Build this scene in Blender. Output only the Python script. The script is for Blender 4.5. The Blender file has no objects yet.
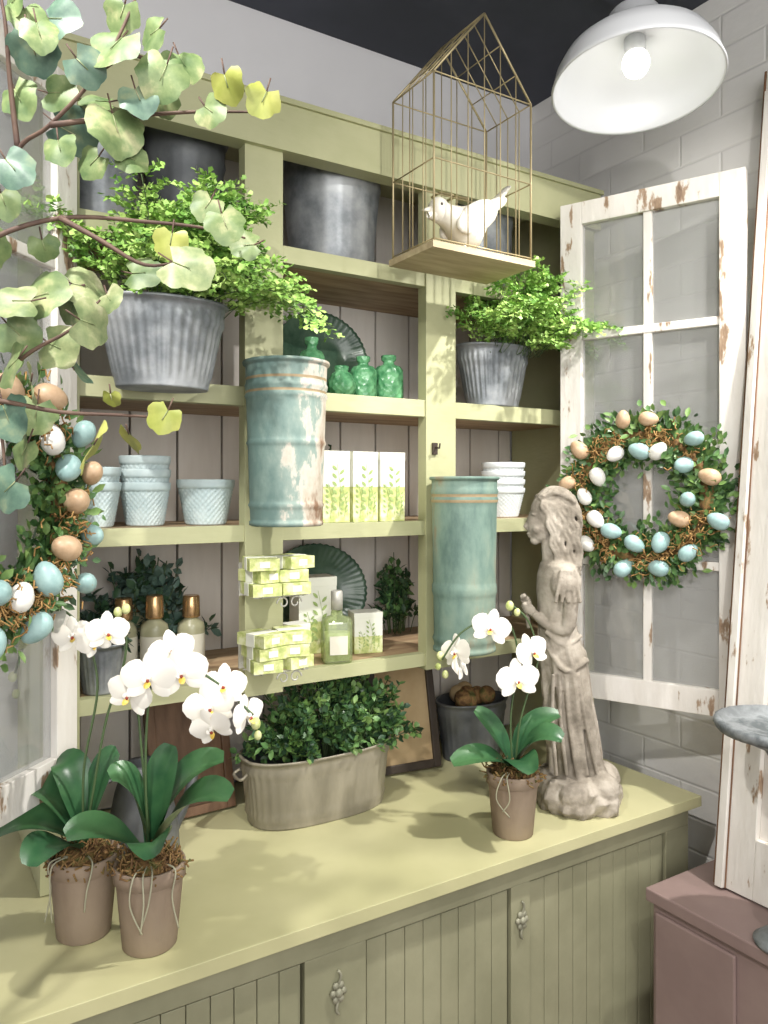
import bpy, math, random
from mathutils import Vector, Matrix, noise
random.seed(7)
R_=random.random
def U(a,b): return a+(b-a)*random.random()
ROT=math.radians(-32)
# ------------------------------------------------------------------ materials
def lin(c):
    o=[]
    for x in c:
        x=x/255.0
        o.append(x/12.92 if x<=0.04045 else ((x+0.055)/1.055)**2.4)
    return (o[0],o[1],o[2],1)
MATS={}
def M(name,cols,pos=None,scale=5,rough=.6,metal=0,bump=0,bscale=60,detail=5,stretch=(1,1,1),bstretch=None,spec=.5,emit=0,bkind='noise',xgrad=0,xoff=0):
    m=bpy.data.materials.new(name); m.use_nodes=True
    nt=m.node_tree; b=nt.nodes['Principled BSDF']
    b.inputs['Roughness'].default_value=rough; b.inputs['Metallic'].default_value=metal
    b.inputs['Specular IOR Level'].default_value=spec
    tc=nt.nodes.new('ShaderNodeTexCoord')
    if isinstance(cols,tuple): cols=[cols]
    if len(cols)==1:
        b.inputs['Base Color'].default_value=lin(cols[0])
        if emit:
            b.inputs['Emission Color'].default_value=lin(cols[0]); b.inputs['Emission Strength'].default_value=emit
    else:
        mp=nt.nodes.new('ShaderNodeMapping'); mp.inputs['Scale'].default_value=stretch
        n=nt.nodes.new('ShaderNodeTexNoise'); n.inputs['Scale'].default_value=scale; n.inputs['Detail'].default_value=detail; n.inputs['Roughness'].default_value=.6
        r=nt.nodes.new('ShaderNodeValToRGB')
        if pos is None: pos=[.38+.24*i/(len(cols)-1) for i in range(len(cols))]
        e=r.color_ramp.elements
        while len(e)<len(cols): e.new(.5)
        for i,c in enumerate(cols):
            e[i].position=pos[i]
        for i,c in enumerate(cols): e[i].color=lin(c)
        nt.links.new(tc.outputs['Object'],mp.inputs[0]); nt.links.new(mp.outputs[0],n.inputs['Vector'])
        if xgrad:
            sp=nt.nodes.new('ShaderNodeSeparateXYZ'); nt.links.new(tc.outputs['Object'],sp.inputs[0])
            ma=nt.nodes.new('ShaderNodeMath'); ma.operation='MULTIPLY_ADD'; ma.inputs[1].default_value=xgrad
            ad=nt.nodes.new('ShaderNodeMath'); ad.operation='ADD'; ad.inputs[1].default_value=xoff
            nt.links.new(sp.outputs['X'],ma.inputs[0]); nt.links.new(n.outputs['Fac'],ma.inputs[2]); nt.links.new(ma.outputs[0],ad.inputs[0]); nt.links.new(ad.outputs[0],r.inputs[0])
        else: nt.links.new(n.outputs['Fac'],r.inputs[0])
        nt.links.new(r.outputs[0],b.inputs['Base Color'])
    if bump:
        mp2=nt.nodes.new('ShaderNodeMapping'); mp2.inputs['Scale'].default_value=bstretch or (1,1,1)
        if bkind=='noise':
            n2=nt.nodes.new('ShaderNodeTexNoise'); n2.inputs['Detail'].default_value=6; out=n2.outputs['Fac']
        else:
            n2=nt.nodes.new('ShaderNodeTexVoronoi'); out=n2.outputs['Distance']
        n2.inputs['Scale'].default_value=bscale
        bp=nt.nodes.new('ShaderNodeBump'); bp.inputs['Strength'].default_value=bump; bp.inputs['Distance'].default_value=.004
        nt.links.new(tc.outputs['Object'],mp2.inputs[0]); nt.links.new(mp2.outputs[0],n2.inputs['Vector'])
        nt.links.new(out,bp.inputs['Height']); nt.links.new(bp.outputs[0],b.inputs['Normal'])
    MATS[name]=m; return m
def glassmat(name,tint,haze,hazefac,gloss=.12,rough=.03):
    m=bpy.data.materials.new(name); m.use_nodes=True; nt=m.node_tree
    for n in list(nt.nodes): nt.nodes.remove(n)
    o=nt.nodes.new('ShaderNodeOutputMaterial'); t=nt.nodes.new('ShaderNodeBsdfTransparent'); g=nt.nodes.new('ShaderNodeBsdfGlossy'); d=nt.nodes.new('ShaderNodeBsdfDiffuse')
    t.inputs[0].default_value=lin(tint); g.inputs['Roughness'].default_value=rough; d.inputs[0].default_value=lin(haze)
    m1=nt.nodes.new('ShaderNodeMixShader'); m2=nt.nodes.new('ShaderNodeMixShader'); m1.inputs[0].default_value=hazefac; m2.inputs[0].default_value=gloss
    nt.links.new(t.outputs[0],m1.inputs[1]); nt.links.new(d.outputs[0],m1.inputs[2])
    nt.links.new(m1.outputs[0],m2.inputs[1]); nt.links.new(g.outputs[0],m2.inputs[2]); nt.links.new(m2.outputs[0],o.inputs[0])
    MATS[name]=m
M('green_paint',[(167,168,129),(180,180,142)],scale=4,rough=.5,bump=.15,bscale=25,bstretch=(1,1,4))
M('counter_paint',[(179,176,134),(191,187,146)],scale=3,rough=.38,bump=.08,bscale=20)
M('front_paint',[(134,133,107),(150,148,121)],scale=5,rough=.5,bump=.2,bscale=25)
M('shelf_wood',[(146,120,92),(180,156,122)],scale=6,stretch=(1,8,8),rough=.6)
M('plank_white',[(206,199,190),(222,216,208)],scale=3,stretch=(3,3,.6),rough=.65,bump=.15,bscale=12,bstretch=(4,4,.6))
M('gap_dark',(74,68,60))
M('white_distress',[(228,224,218),(218,213,205),(160,136,112),(106,82,64)],pos=[.3,.595,.625,.71],scale=14,stretch=(1.8,1.8,.55),detail=10,rough=.6,bump=.5,bscale=30,bstretch=(2,2,.5))
M('bare_wood',[(100,70,48),(140,104,76)],scale=8,stretch=(4,4,.5),rough=.7,bump=.3)
M('wall_white',[(220,219,221),(229,228,230)],scale=1.5,rough=.7,bump=.15,bscale=8)
M('ceiling_dark',[(60,63,72),(72,75,86)],scale=2,rough=.8)
M('floor_wood',[(110,90,72),(140,116,92)],scale=4,stretch=(1,8,1),rough=.5)
M('mauve_paint',[(130,110,106),(144,124,118)],scale=4,rough=.5,bump=.15,bscale=20)
M('galv',[(110,115,119),(140,144,147),(162,165,167)],scale=12,rough=.45,metal=.4,detail=7,bump=.05)
M('galv_dark',[(88,91,94),(114,116,117)],scale=10,rough=.5,metal=.35)
M('galv_taupe',[(128,122,106),(156,149,132)],scale=12,stretch=(1,1,.3),rough=.5,metal=.25)
M('patina',[(84,108,101),(112,136,125),(132,149,134),(146,126,100)],pos=[.34,.47,.58,.68],scale=13,detail=8,stretch=(1,1,.4),rough=.65,metal=.05,bump=.25)
M('patina_chip',[(98,122,117),(118,139,132),(136,151,142),(190,184,172),(176,166,150),(126,98,76)],pos=[.30,.44,.53,.58,.68,.78],scale=26,stretch=(1,1,.5),rough=.6,metal=.05,bump=.2,detail=10,xgrad=2.8,xoff=-.05)
M('brass_band',[(140,122,92),(160,142,110)],scale=20,rough=.6,metal=.1)
M('gold_wire',(168,154,118),rough=.45,metal=.45)
M('aqua_pot',[(170,187,189),(198,211,211)],scale=18,rough=.5)
M('white_pot',[(206,212,212),(222,226,226)],scale=18,rough=.5)
M('emerald',[(66,130,86),(108,168,120)],scale=40,rough=.25,bump=.9,bscale=90,bkind='vor')
M('plate_green',[(58,84,68),(86,110,90)],scale=14,rough=.25)
M('paper_white',[(226,227,212),(236,236,226)],scale=9,rough=.7)
M('paper_green',[(168,182,106),(200,206,138),(222,224,184)],pos=[.36,.5,.64],scale=60,rough=.7)
M('print_leaf',[(136,160,92),(164,184,118)],scale=50,rough=.7)
M('terracotta',[(124,105,89),(154,137,119)],scale=9,rough=.85,bump=.2,stretch=(1,1,.4))
M('moss',[(96,70,44),(140,108,66),(92,92,48)],scale=60,rough=.9,bump=.5)
M('moss_gold',[(140,104,58),(180,144,90)],scale=60,rough=.9)
M('orchid_leaf',[(38,78,48),(72,112,70)],scale=9,rough=.35)
M('orchid_root',(168,166,142),rough=.7)
M('petal',(240,236,226),rough=.55)
M('petal_core',[(226,186,60),(240,214,120)],scale=100,rough=.5)
M('petal_spot',(150,60,40),rough=.5)
M('bud',[(176,190,110),(216,218,160)],scale=60,rough=.5)
M('stem_green',(72,92,56),rough=.5)
M('stem_brown',[(88,68,60),(112,90,76)],scale=30,rough=.7)
M('fern_leaf',[(96,142,60),(144,186,88),(184,212,122)],scale=22,rough=.5)
M('box_leaf',[(48,78,44),(76,112,62),(106,142,84)],scale=28,rough=.4)
M('box_leaf_light',[(88,122,60),(128,158,90)],scale=30,rough=.45)
M('euc_leaf',[(66,90,80),(98,122,110)],scale=30,rough=.5)
M('dark_leaf',[(36,62,42),(62,94,62)],scale=30,rough=.5)
M('br_teal',[(74,102,88),(104,132,112),(140,154,122)],pos=[.36,.55,.68],scale=40,rough=.45)
M('br_green',[(88,112,68),(124,142,92),(170,172,126)],pos=[.36,.55,.68],scale=40,rough=.5)
M('br_cream',[(112,130,86),(148,158,112),(192,190,152)],pos=[.36,.52,.66],scale=40,rough=.5)
M('br_yellow',[(146,154,70),(182,184,100)],scale=24,rough=.5)
M('egg_white',(232,230,223),rough=.4)
M('egg_aqua',[(142,174,172),(160,190,188)],scale=60,rough=.4)
M('egg_tan',[(188,156,124),(206,176,144)],scale=60,rough=.4)
M('stone',[(120,112,100),(150,141,128),(176,167,154)],scale=14,rough=.9,bump=.4,bscale=120,detail=8)
M('ceramic_white',[(216,210,196),(230,226,214)],scale=20,rough=.4)
M('tray_wood',[(164,146,114),(188,172,138)],scale=8,stretch=(1,6,6),rough=.6)
M('lamp_white',(204,206,209),rough=.3)
M('bulb',(255,250,238),emit=8)
M('cap_gold',(196,160,116),rough=.25,metal=.8)
M('bottle_olive',[(150,148,118),(168,166,136)],scale=10,rough=.3)
M('label',(210,206,190),rough=.6)
M('frame_brown',[(92,66,46),(124,94,70)],scale=10,stretch=(3,3,.7),rough=.55)
M('frame_tan',[(170,145,106),(192,168,130)],scale=6,rough=.6)
M('frame_dark',(58,48,40),rough=.5)
M('wire_white',(198,196,188),rough=.4,metal=.3)
M('zinc',[(108,112,114),(134,138,140),(86,92,94)],scale=16,rough=.6,metal=.2,bump=.3)
M('pewter',[(132,131,112),(154,152,132)],scale=30,rough=.5,metal=.2)
glassmat('pane',(246,247,247),(212,212,210),.20,.10,.08)
glassmat('green_glass',(226,236,205),(210,222,170),.25,.15)
def brickmat():
    m=bpy.data.materials.new('painted_block'); m.use_nodes=True; nt=m.node_tree; b=nt.nodes['Principled BSDF']; b.inputs['Roughness'].default_value=.6
    tc=nt.nodes.new('ShaderNodeTexCoord'); sp=nt.nodes.new('ShaderNodeSeparateXYZ'); cb=nt.nodes.new('ShaderNodeCombineXYZ')
    nt.links.new(tc.outputs['Object'],sp.inputs[0]); nt.links.new(sp.outputs['Y'],cb.inputs['X']); nt.links.new(sp.outputs['Z'],cb.inputs['Y'])
    br=nt.nodes.new('ShaderNodeTexBrick'); br.inputs['Scale'].default_value=1
    br.inputs['Brick Width'].default_value=.21; br.inputs['Row Height'].default_value=.075; br.inputs['Mortar Size'].default_value=.005; br.inputs['Mortar Smooth'].default_value=1
    br.inputs['Color1'].default_value=lin((233,231,228)); br.inputs['Color2'].default_value=lin((227,225,222)); br.inputs['Mortar'].default_value=lin((222,220,217))
    nt.links.new(cb.outputs[0],br.inputs['Vector']); nt.links.new(br.outputs['Color'],b.inputs['Base Color'])
    n=nt.nodes.new('ShaderNodeTexNoise'); n.inputs['Scale'].default_value=14; n.inputs['Detail'].default_value=6; nt.links.new(tc.outputs['Object'],n.inputs['Vector'])
    ma=nt.nodes.new('ShaderNodeMath'); ma.operation='MULTIPLY_ADD'; ma.inputs[1].default_value=-.38
    nt.links.new(br.outputs['Fac'],ma.inputs[0]); nt.links.new(n.outputs['Fac'],ma.inputs[2])
    bp=nt.nodes.new('ShaderNodeBump'); bp.inputs['Strength'].default_value=.5; bp.inputs['Distance'].default_value=.006
    nt.links.new(ma.outputs[0],bp.inputs['Height']); nt.links.new(bp.outputs[0],b.inputs['Normal'])
    MATS['painted_block']=m
brickmat()
# ------------------------------------------------------------------ mesh builder
V=Vector
class MB:
    def __init__(s): s.v=[];s.f=[];s.mi=[];s.sm=[];s.slots=[]
    def slot(s,m):
        if m not in s.slots: s.slots.append(m)
        return s.slots.index(m)
    def add(s,vs,fs,m,smooth=True,T=None):
        o=len(s.v); k=s.slot(m)
        for p in vs:
            p=V(p)
            if T is not None: p=T@p
            s.v.append((p.x,p.y,p.z))
        for f in fs:
            s.f.append([i+o for i in f]); s.mi.append(k); s.sm.append(smooth)
    def box(s,x0,x1,y0,y1,z0,z1,m,T=None):
        vs=[(x0,y0,z0),(x1,y0,z0),(x1,y1,z0),(x0,y1,z0),(x0,y0,z1),(x1,y0,z1),(x1,y1,z1),(x0,y1,z1)]
        fs=[(0,3,2,1),(4,5,6,7),(0,1,5,4),(1,2,6,5),(2,3,7,6),(3,0,4,7)]
        s.add(vs,fs,m,False,T)
    def lathe(s,prof,m,n=48,sx=1,sy=1,c=(0,0,0),rip=None,T=None,sup=2,caps=True,mf=None):
        vs=[];k=len(prof)
        for i,(r,z) in enumerate(prof):
            for j in range(n):
                th=2*math.pi*j/n; rr=r
                if rip: rr=r+rip(th,i,z)
                if sup!=2:
                    rr*=1/((abs(math.cos(th))**sup+abs(math.sin(th))**sup)**(1/sup))
                vs.append((c[0]+rr*sx*math.cos(th),c[1]+rr*sy*math.sin(th),c[2]+z))
        groups={}
        for i in range(k-1):
            mm=mf(i) if mf else m
            for j in range(n):
                a=i*n+j;b=i*n+(j+1)%n
                groups.setdefault(mm,[]).append((a,b,b+n,a+n))
        if caps:
            groups.setdefault(mf(0) if mf else m,[]).append(tuple(range(n-1,-1,-1)))
            groups.setdefault(mf(k-2) if mf else m,[]).append(tuple(range((k-1)*n,k*n)))
        o=len(s.v)
        for p in vs:
            p=V(p); p=T@p if T is not None else p
            s.v.append((p.x,p.y,p.z))
        for mm,fl in groups.items():
            kk=s.slot(mm)
            for f in fl: s.f.append([i+o for i in f]); s.mi.append(kk); s.sm.append(len(f)==4)
    def tube(s,pts,rad,m,n=7,T=None,closed=False):
        pts=[V(p) for p in pts]; k=len(pts)
        if not isinstance(rad,(list,tuple)): rad=[rad]*k
        vs=[];fs=[]; up=None
        for i,p in enumerate(pts):
            if closed: d=pts[(i+1)%k]-pts[i-1]
            else: d=pts[min(i+1,k-1)]-pts[max(i-1,0)]
            if d.length<1e-9: d=V((0,0,1))
            d.normalize()
            if up is None:
                up=V((0,0,1)) if abs(d.z)<.9 else V((1,0,0))
            a=up-d*up.dot(d)
            if a.length<1e-6: a=d.orthogonal()
            a.normalize(); up=a; b=d.cross(a)
            for j in range(n):
                th=2*math.pi*j/n; vs.append(p+(a*math.cos(th)+b*math.sin(th))*rad[i])
        for i in range(k if closed else k-1):
            for j in range(n):
                q=((i+1)%k)*n
                fs.append((i*n+j,i*n+(j+1)%n,q+(j+1)%n,q+j))
        if not closed:
            fs.append(tuple(range(n-1,-1,-1))); fs.append(tuple(range((k-1)*n,k*n)))
        s.add(vs,fs,m,True,T)
    def ell(s,c,r,m,nu=12,nv=8,E=None,T=None):
        if not isinstance(r,(tuple,list)): r=(r,r,r)
        vs=[(0,0,-1)];fs=[]
        for i in range(1,nv):
            ph=-math.pi/2+math.pi*i/nv
            for j in range(nu):
                th=2*math.pi*j/nu; vs.append((math.cos(ph)*math.cos(th),math.cos(ph)*math.sin(th),math.sin(ph)))
        vs.append((0,0,1)); L=len(vs)-1
        for j in range(nu):
            fs.append((0,1+(j+1)%nu,1+j)); b=1+(nv-2)*nu; fs.append((L,b+j,b+(j+1)%nu))
        for i in range(nv-2):
            for j in range(nu):
                a=1+i*nu+j;b=1+i*nu+(j+1)%nu; fs.append((a,b,b+nu,a+nu))
        out=[]
        for p in vs:
            p=V((p[0]*r[0],p[1]*r[1],p[2]*r[2]))
            if E is not None: p=E@p
            out.append(p+V(c))
        s.add(out,fs,m,True,T)
    def leaf(s,p,d,nrm,L,W,m,fold=.15,curl=.0,T=None):
        p=V(p);d=V(d).normalized();sd=d.cross(V(nrm))
        if sd.length<1e-5: sd=d.orthogonal()
        sd.normalize(); n=sd.cross(d)
        def q(x,y,z): return p+d*(x*L)+sd*(y*W)+n*(z*L)
        vs=[q(0,0,0),q(.3,.42,fold*.6),q(.65,.45,fold*.5-curl*.4),q(1,0,-curl),q(.65,-.45,fold*.5-curl*.4),q(.3,-.42,fold*.6),q(.3,0,0),q(.65,0,-curl*.4)]
        fs=[(0,6,1),(0,5,6),(6,7,2,1),(6,5,4,7),(7,3,2),(7,4,3)]
        s.add(vs,fs,m,True,T)
    def leaf4(s,p,d,nrm,L,W,m):
        sd=d.cross(nrm)
        if sd.length<1e-5: sd=d.orthogonal()
        sd.normalize()
        s.add([p,p+d*(L*.7)+sd*(W*.5),p+d*L,p+d*(L*.7)-sd*(W*.5)],[(0,1,2,3)],m,True)
    def build(s,name,loc=(0,0,0),rz=0,bevel=0,sub=0,remesh=0,smooth=0,T=None):
        me=bpy.data.meshes.new(name); me.from_pydata(s.v,[],s.f); me.update()
        for m in s.slots: me.materials.append(MATS[m])
        me.polygons.foreach_set('material_index',s.mi); me.polygons.foreach_set('use_smooth',s.sm)
        ob=bpy.data.objects.new(name,me); bpy.context.scene.collection.objects.link(ob)
        ob.location=loc; ob.rotation_euler=(0,0,rz)
        if bevel:
            b=ob.modifiers.new('bevel','BEVEL'); b.width=bevel; b.segments=2; b.limit_method='ANGLE'; b.angle_limit=math.radians(50)
        if remesh:
            r=ob.modifiers.new('remesh','REMESH'); r.mode='VOXEL'; r.voxel_size=remesh; r.use_smooth_shade=True
        if smooth:
            q=ob.modifiers.new('smooth','SMOOTH'); q.factor=.5; q.iterations=smooth
        if sub:
            q=ob.modifiers.new('sub','SUBSURF'); q.levels=sub; q.render_levels=sub
        return ob
def rv():
    while True:
        p=V((U(-1,1),U(-1,1),U(-1,1)))
        if .05<p.length<1: return p.normalized()
def bez(p0,p1,p2,n=10):
    p0,p1,p2=V(p0),V(p1),V(p2)
    return [p0*(1-t)**2+p1*2*t*(1-t)+p2*t*t for t in [i/n for i in range(n+1)]]
def smoothpath(P,n=6):
    P=[V(p) for p in P]; out=[]
    for i in range(len(P)-1):
        a=P[max(i-1,0)];b=P[i];c=P[i+1];d=P[min(i+2,len(P)-1)]
        for k in range(n):
            t=k/n
            out.append(.5*((2*b)+(c-a)*t+(2*a-5*b+4*c-d)*t*t+(3*b-a-3*c+d)*t**3))
    out.append(P[-1]); return out
# ------------------------------------------------------------------ room
def slab(name,x0,x1,y0,y1,z0,z1,m):
    b=MB(); b.box(x0,x1,y0,y1,z0,z1,m); return b.build(name)
slab('floor',-1.7,1.63,-2.2,1.74,-.05,0,'floor_wood')
slab('ceiling',-1.7,1.63,-2.2,1.74,2.60,2.66,'ceiling_dark')
slab('wall_right',1.535,1.63,-2.2,1.74,0,2.6,'painted_block')
slab('wall_left',-1.7,-1.6,-2.2,1.74,0,2.6,'wall_white')
b=MB()
b.box(-1.6,1.535,1.66,1.74,0,2.6,'wall_white')
for z in (2.06,2.38):
    b.box(-1.6,1.535,1.652,1.66,z,z+.314,'wall_white')
b.build('wall_back',bevel=.003)
b=MB()
for y in (0.55,1.15):
    b.box(-1.6,1.53,y,y+.04,2.585,2.60,'ceiling_dark')
b.build('trim_1')
# ------------------------------------------------------------------ hutch
FY=1.33;BY=1.61
b=MB()
def post(x0,x1,z0=1.12,z1=2.15): b.box(x0,x1,FY,FY+.03,z0,z1,'green_paint')
post(.185,.245,.852); post(.531,.607); post(.936,1.014); post(1.372,1.44,.852)
b.box(.17,1.450,FY-.012,FY+.03,2.135,2.222,'green_paint')
b.box(.165,1.455,FY-.018,BY+.03,2.222,2.232,'green_paint')
b.box(.185,.20,FY+.03,BY,.852,2.222,'green_paint'); b.box(1.42,1.44,FY+.03,BY,.852,2.222,'green_paint')
for z0,z1 in ((1.93,1.962),(1.655,1.69),(1.405,1.435),(1.128,1.155)):
    b.box(.200,1.419,FY+.004,FY+.026,z0,z1,'green_paint')
    b.box(.200,1.419,FY+.026,BY-.002,z0+.006,z1,'shelf_wood')
b.box(.200,1.42,BY+.014,BY+.03,.86,2.222,'gap_dark')
x=.200
while x<1.419:
    w=min(.098,1.419-x); b.box(x,x+w-.005,BY,BY+.014,.86,2.222,'plank_white'); x+=.098
b.box(.950,.962,FY-.006,FY,1.575,1.60,'frame_dark'); b.tube([(.956,FY-.006,1.59),(.956,FY-.02,1.588),(.956,FY-.022,1.598)],.002,'frame_dark')
b.build('display_hutch',bevel=.0025)
# ------------------------------------------------------------------ base cabinet
b=MB()
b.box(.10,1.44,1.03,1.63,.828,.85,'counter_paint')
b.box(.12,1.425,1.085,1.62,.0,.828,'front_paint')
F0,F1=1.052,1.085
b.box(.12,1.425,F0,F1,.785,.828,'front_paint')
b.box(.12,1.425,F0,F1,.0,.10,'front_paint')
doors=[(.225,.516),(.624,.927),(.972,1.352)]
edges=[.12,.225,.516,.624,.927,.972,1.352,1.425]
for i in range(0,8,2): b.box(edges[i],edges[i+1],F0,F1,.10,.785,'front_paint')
for (a,c) in doors:
    b.box(a,c,1.078,1.0849,.10,.785,'gap_dark')
    g=.004
    n=int(round((c-a-2*g)/.036)); w=(c-a-2*g)/n
    for i in range(n):
        b.box(a+g+i*w+.0006,a+g+(i+1)*w-.0006,1.058,1.078,.104,.78,'front_paint')
for (x,z) in ((.572,.722),(.950,.722)):
    for k in range(6):
        th=k*math.pi/3
        b.ell((x+.009*math.cos(th),F0-.003,z+.012*math.sin(th)),(.006,.004,.006),'pewter',8,6)
    b.ell((x,F0-.005,z),(.007,.006,.007),'pewter')
    b.tube(bez((x,F0-.003,z+.012),(x+.008,F0-.006,z+.028),(x-.001,F0-.003,z+.034),6),.0025,'pewter')
    b.tube(bez((x,F0-.003,z-.012),(x-.008,F0-.006,z-.028),(x+.001,F0-.003,z-.034),6),.0025,'pewter')
b.build('base_cabinet',bevel=.0018)
# ------------------------------------------------------------------ glazed doors
def glazed(name,hx,hy,dx,dy,width=.389,z0=1.035,z1=2.150,st=.05):
    L=math.hypot(dx,dy); dx/=L;dy/=L
    nx,ny=(dy,-dx)
    T=Matrix(((dx,nx,0,hx),(dy,ny,0,hy),(0,0,1,0),(0,0,0,1)))
    b=MB(); t=.026
    b.box(0,st,0,t,z0,z1,'white_distress',T); b.box(width-st,width,0,t,z0,z1,'white_distress',T)
    b.box(st,width-st,0,t,z0,z0+st*1.1,'white_distress',T); b.box(st,width-st,0,t,z1-st,z1,'white_distress',T)
    b.box(width/2-.009,width/2+.009,.004,t-.004,z0+st,z1-st,'white_distress',T)
    a=z0+st*1.1; c=z1-st; h=(c-a)/4
    for i in range(1,4):
        b.box(st,width-st,.003,t-.003,a+i*h-.009,a+i*h+.009,'white_distress',T)
    b.box(st,width-st,.011,.014,a,c,'pane',T)
    for zz in (z0+.2,z1-.2):
        b.lathe([(.006,-.03),(.006,.03)],'galv_dark',12,c=(-.004,.013,zz),T=T)
    return b.build(name,bevel=.002)
glazed('cabinet_glass_door',1.300,1.292,.158,-.355)
glazed('cabinet_glass_door',.236,1.300,-.136,-.136)
# ------------------------------------------------------------------ wreaths
def egg(b,c,axis,L,m):
    z=axis.normalized(); q=z.to_track_quat('Z','Y').to_matrix().to_4x4(); q.translation=V(c)
    pr=[]
    for i in range(11):
        ph=-math.pi/2+math.pi*i/10; zz=math.sin(ph); rr=math.cos(ph)*(.74-.10*zz)
        pr.append((max(rr*L/2,.0003),zz*L/2))
    b.lathe(pr,m,16,T=q)
def wreath(name,c,nx,ny,Rr=.132,seed=1):
    """local: X tangent, -Y faces (nx,ny), Z up"""
    random.seed(seed); b=MB()
    b.tube([V((Rr*math.cos(a),0,Rr*math.sin(a))) for a in [2*math.pi*i/40 for i in range(40)]],.018,'moss',8,closed=True)
    for i in range(3300):
        a=U(0,2*math.pi); r=Rr+random.gauss(0,.024); y=-abs(random.gauss(0,.018))+.008
        p=V((r*math.cos(a),y,r*math.sin(a)))
        rad=V((math.cos(a),0,math.sin(a))); tan=V((-math.sin(a),0,math.cos(a)))
        d=(rad*(1 if r>Rr else -.8)+tan*U(-.3,1.0)+rv()*.7+V((0,-.35,0))).normalized()
        b.leaf(p,d,V((0,-1,0))+rv()*.6,U(.013,.024),U(.008,.013),'box_leaf' if R_()<.65 else 'box_leaf_light')
    for i in range(1000):
        a=U(0,2*math.pi); r=Rr+random.gauss(0,.018)-.004
        if noise.noise(V((math.cos(a)*2.6,math.sin(a)*2.6,seed*3)))<-.05: continue
        p=V((r*math.cos(a),U(-.050,-.022),r*math.sin(a)))
        q=p+rv()*.016; b.tube([p,(p+q)/2+rv()*.006,q],.0012,'moss_gold',4)
    cols=['egg_white','egg_aqua','egg_tan','egg_aqua','egg_white','egg_tan','egg_aqua']
    N=24
    for i in range(N):
        a=2*math.pi*i/N+U(-.11,.11); r=Rr+(.028 if i%2 else -.028)+U(-.012,.012)
        c0=V((r*math.cos(a),-.046+U(-.004,.004),r*math.sin(a)))
        ax=V((U(-1,1),U(-.5,.5),U(-1,1))); egg(b,c0,ax,U(.040,.050),random.choice(cols) if i%3==0 else cols[(i*5+i//3)%7])
    ob=b.build(name,loc=c); ob.rotation_euler=(0,0,math.atan2(nx,-ny)); return ob
wreath('easter_egg_wreath',(1.380-.916*.030,1.123-.40*.030,1.486),-.916,-.40,seed=3)
wreath('easter_egg_wreath',(.078+.707*.03,1.142-.707*.03,1.475),.707,-.707,seed=8)
# ------------------------------------------------------------------ pendant lamp
b=MB()
outer=[(.160,0),(.162,.004),(.159,.012),(.153,.035),(.138,.062),(.114,.083),(.085,.097),(.058,.105),(.050,.108),(.049,.150),(.044,.156),(.020,.160),(.012,.17)]
inner=[(.156,.004),(.150,.030),(.135,.057),(.111,.078),(.082,.092),(.050,.100),(.002,.101)]
b.lathe(list(reversed(inner))+outer,'lamp_white',64)
b.tube([(0,0,.165),(0,0,.31)],.007,'lamp_white',10)
b.lathe([(.02,.066),(.02,.101)],'lamp_white',20)
b.ell((0,0,.050),(.026,.026,.028),'bulb',20,14)
ob=b.build('pendant_lamp',loc=(1.203,1.003,2.278))
ob.rotation_mode='QUATERNION'; ob.rotation_quaternion=Matrix.Rotation(math.radians(-7),4,V((.848,-.53,0))).to_quaternion()
# ------------------------------------------------------------------ bird cage
b=MB()
x0,x1,y0,y1=.805,1.037,1.12,1.255; zb=1.945; ze=2.25; za=2.39; xm=(x0+x1)/2
b.box(x0-.006,x1+.006,y0-.006,y1+.006,zb-.012,zb,'tray_wood')
w=.0012
def rod(p,q,r=w): b.tube([p,q],r,'gold_wire',6)
for yy in (y0,y1):
    n=6
    for i in range(n+1):
        xx=x0+(x1-x0)*i/n; zt=ze+(za-ze)*(1-abs(xx-xm)/(xm-x0))
        rod((xx,yy,zb),(xx,yy,zt),.0022 if i in(0,n) else w)
    rod((x0,yy,ze),(xm,yy,za),.0022); rod((xm,yy,za),(x1,yy,ze),.0022)
    for zz in (zb+.006,zb+.15,ze): rod((x0,yy,zz),(x1,yy,zz),.0015)
for xx in (x0,x1):
    for i in range(5):
        yy=y0+(y1-y0)*i/4; rod((xx,yy,zb),(xx,yy,ze)); rod((xx,yy,ze),(xm,yy,za))
    for zz in (zb+.006,zb+.15,ze): rod((xx,y0,zz),(xx,y1,zz),.0015)
    for k in (.33,.66):
        xk=xx+(xm-xx)*k; zk=ze+(za-ze)*k; rod((xk,y0,zk),(xk,y1,zk))
rod((xm,y0,za),(xm,y1,za),.0022)
for xx in (.95,.99): b.tube([(xx,y1,2.10),(xx,1.30,2.12),(xx,1.329,2.12)],.003,'gold_wire')
b.build('wire_birdcage')
b=MB()
A=[(0,.0,.052,.004),(.012,0,.057,.012),(.026,0,.062,.020),(.042,0,.056,.022),(.058,0,.047,.028),(.08,0,.042,.034),(.10,0,.049,.032),(.118,0,.061,.025),(.14,0,.080,.018),(.165,0,.102,.014),(.19,0,.126,.011)]
vs=[];fs=[];n=16
for i,(x,y,z,r) in enumerate(A):
    flat=1 if i<7 else [1,.8,.6,.45,.3][min(i-6,4)]
    ry=r if i<7 else r*1.15
    for j in range(n):
        th=2*math.pi*j/n; vs.append((x-(.4*r*math.sin(th)*flat),ry*math.cos(th),z+r*flat*math.sin(th)*1.0))
for i in range(len(A)-1):
    for j in range(n): fs.append((i*n+j,i*n+(j+1)%n,(i+1)*n+(j+1)%n,(i+1)*n+j))
fs.append(tuple(range(n))); fs.append(tuple(range((len(A)-1)*n,len(A)*n)))
b.add(vs,fs,'ceramic_white')
b.ell((.024,0,.064),(.021,.019,.020),'ceramic_white')
b.tube([(.010,0,.064),(-.014,0,.058)],[.006,.001],'ceramic_white')
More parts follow.
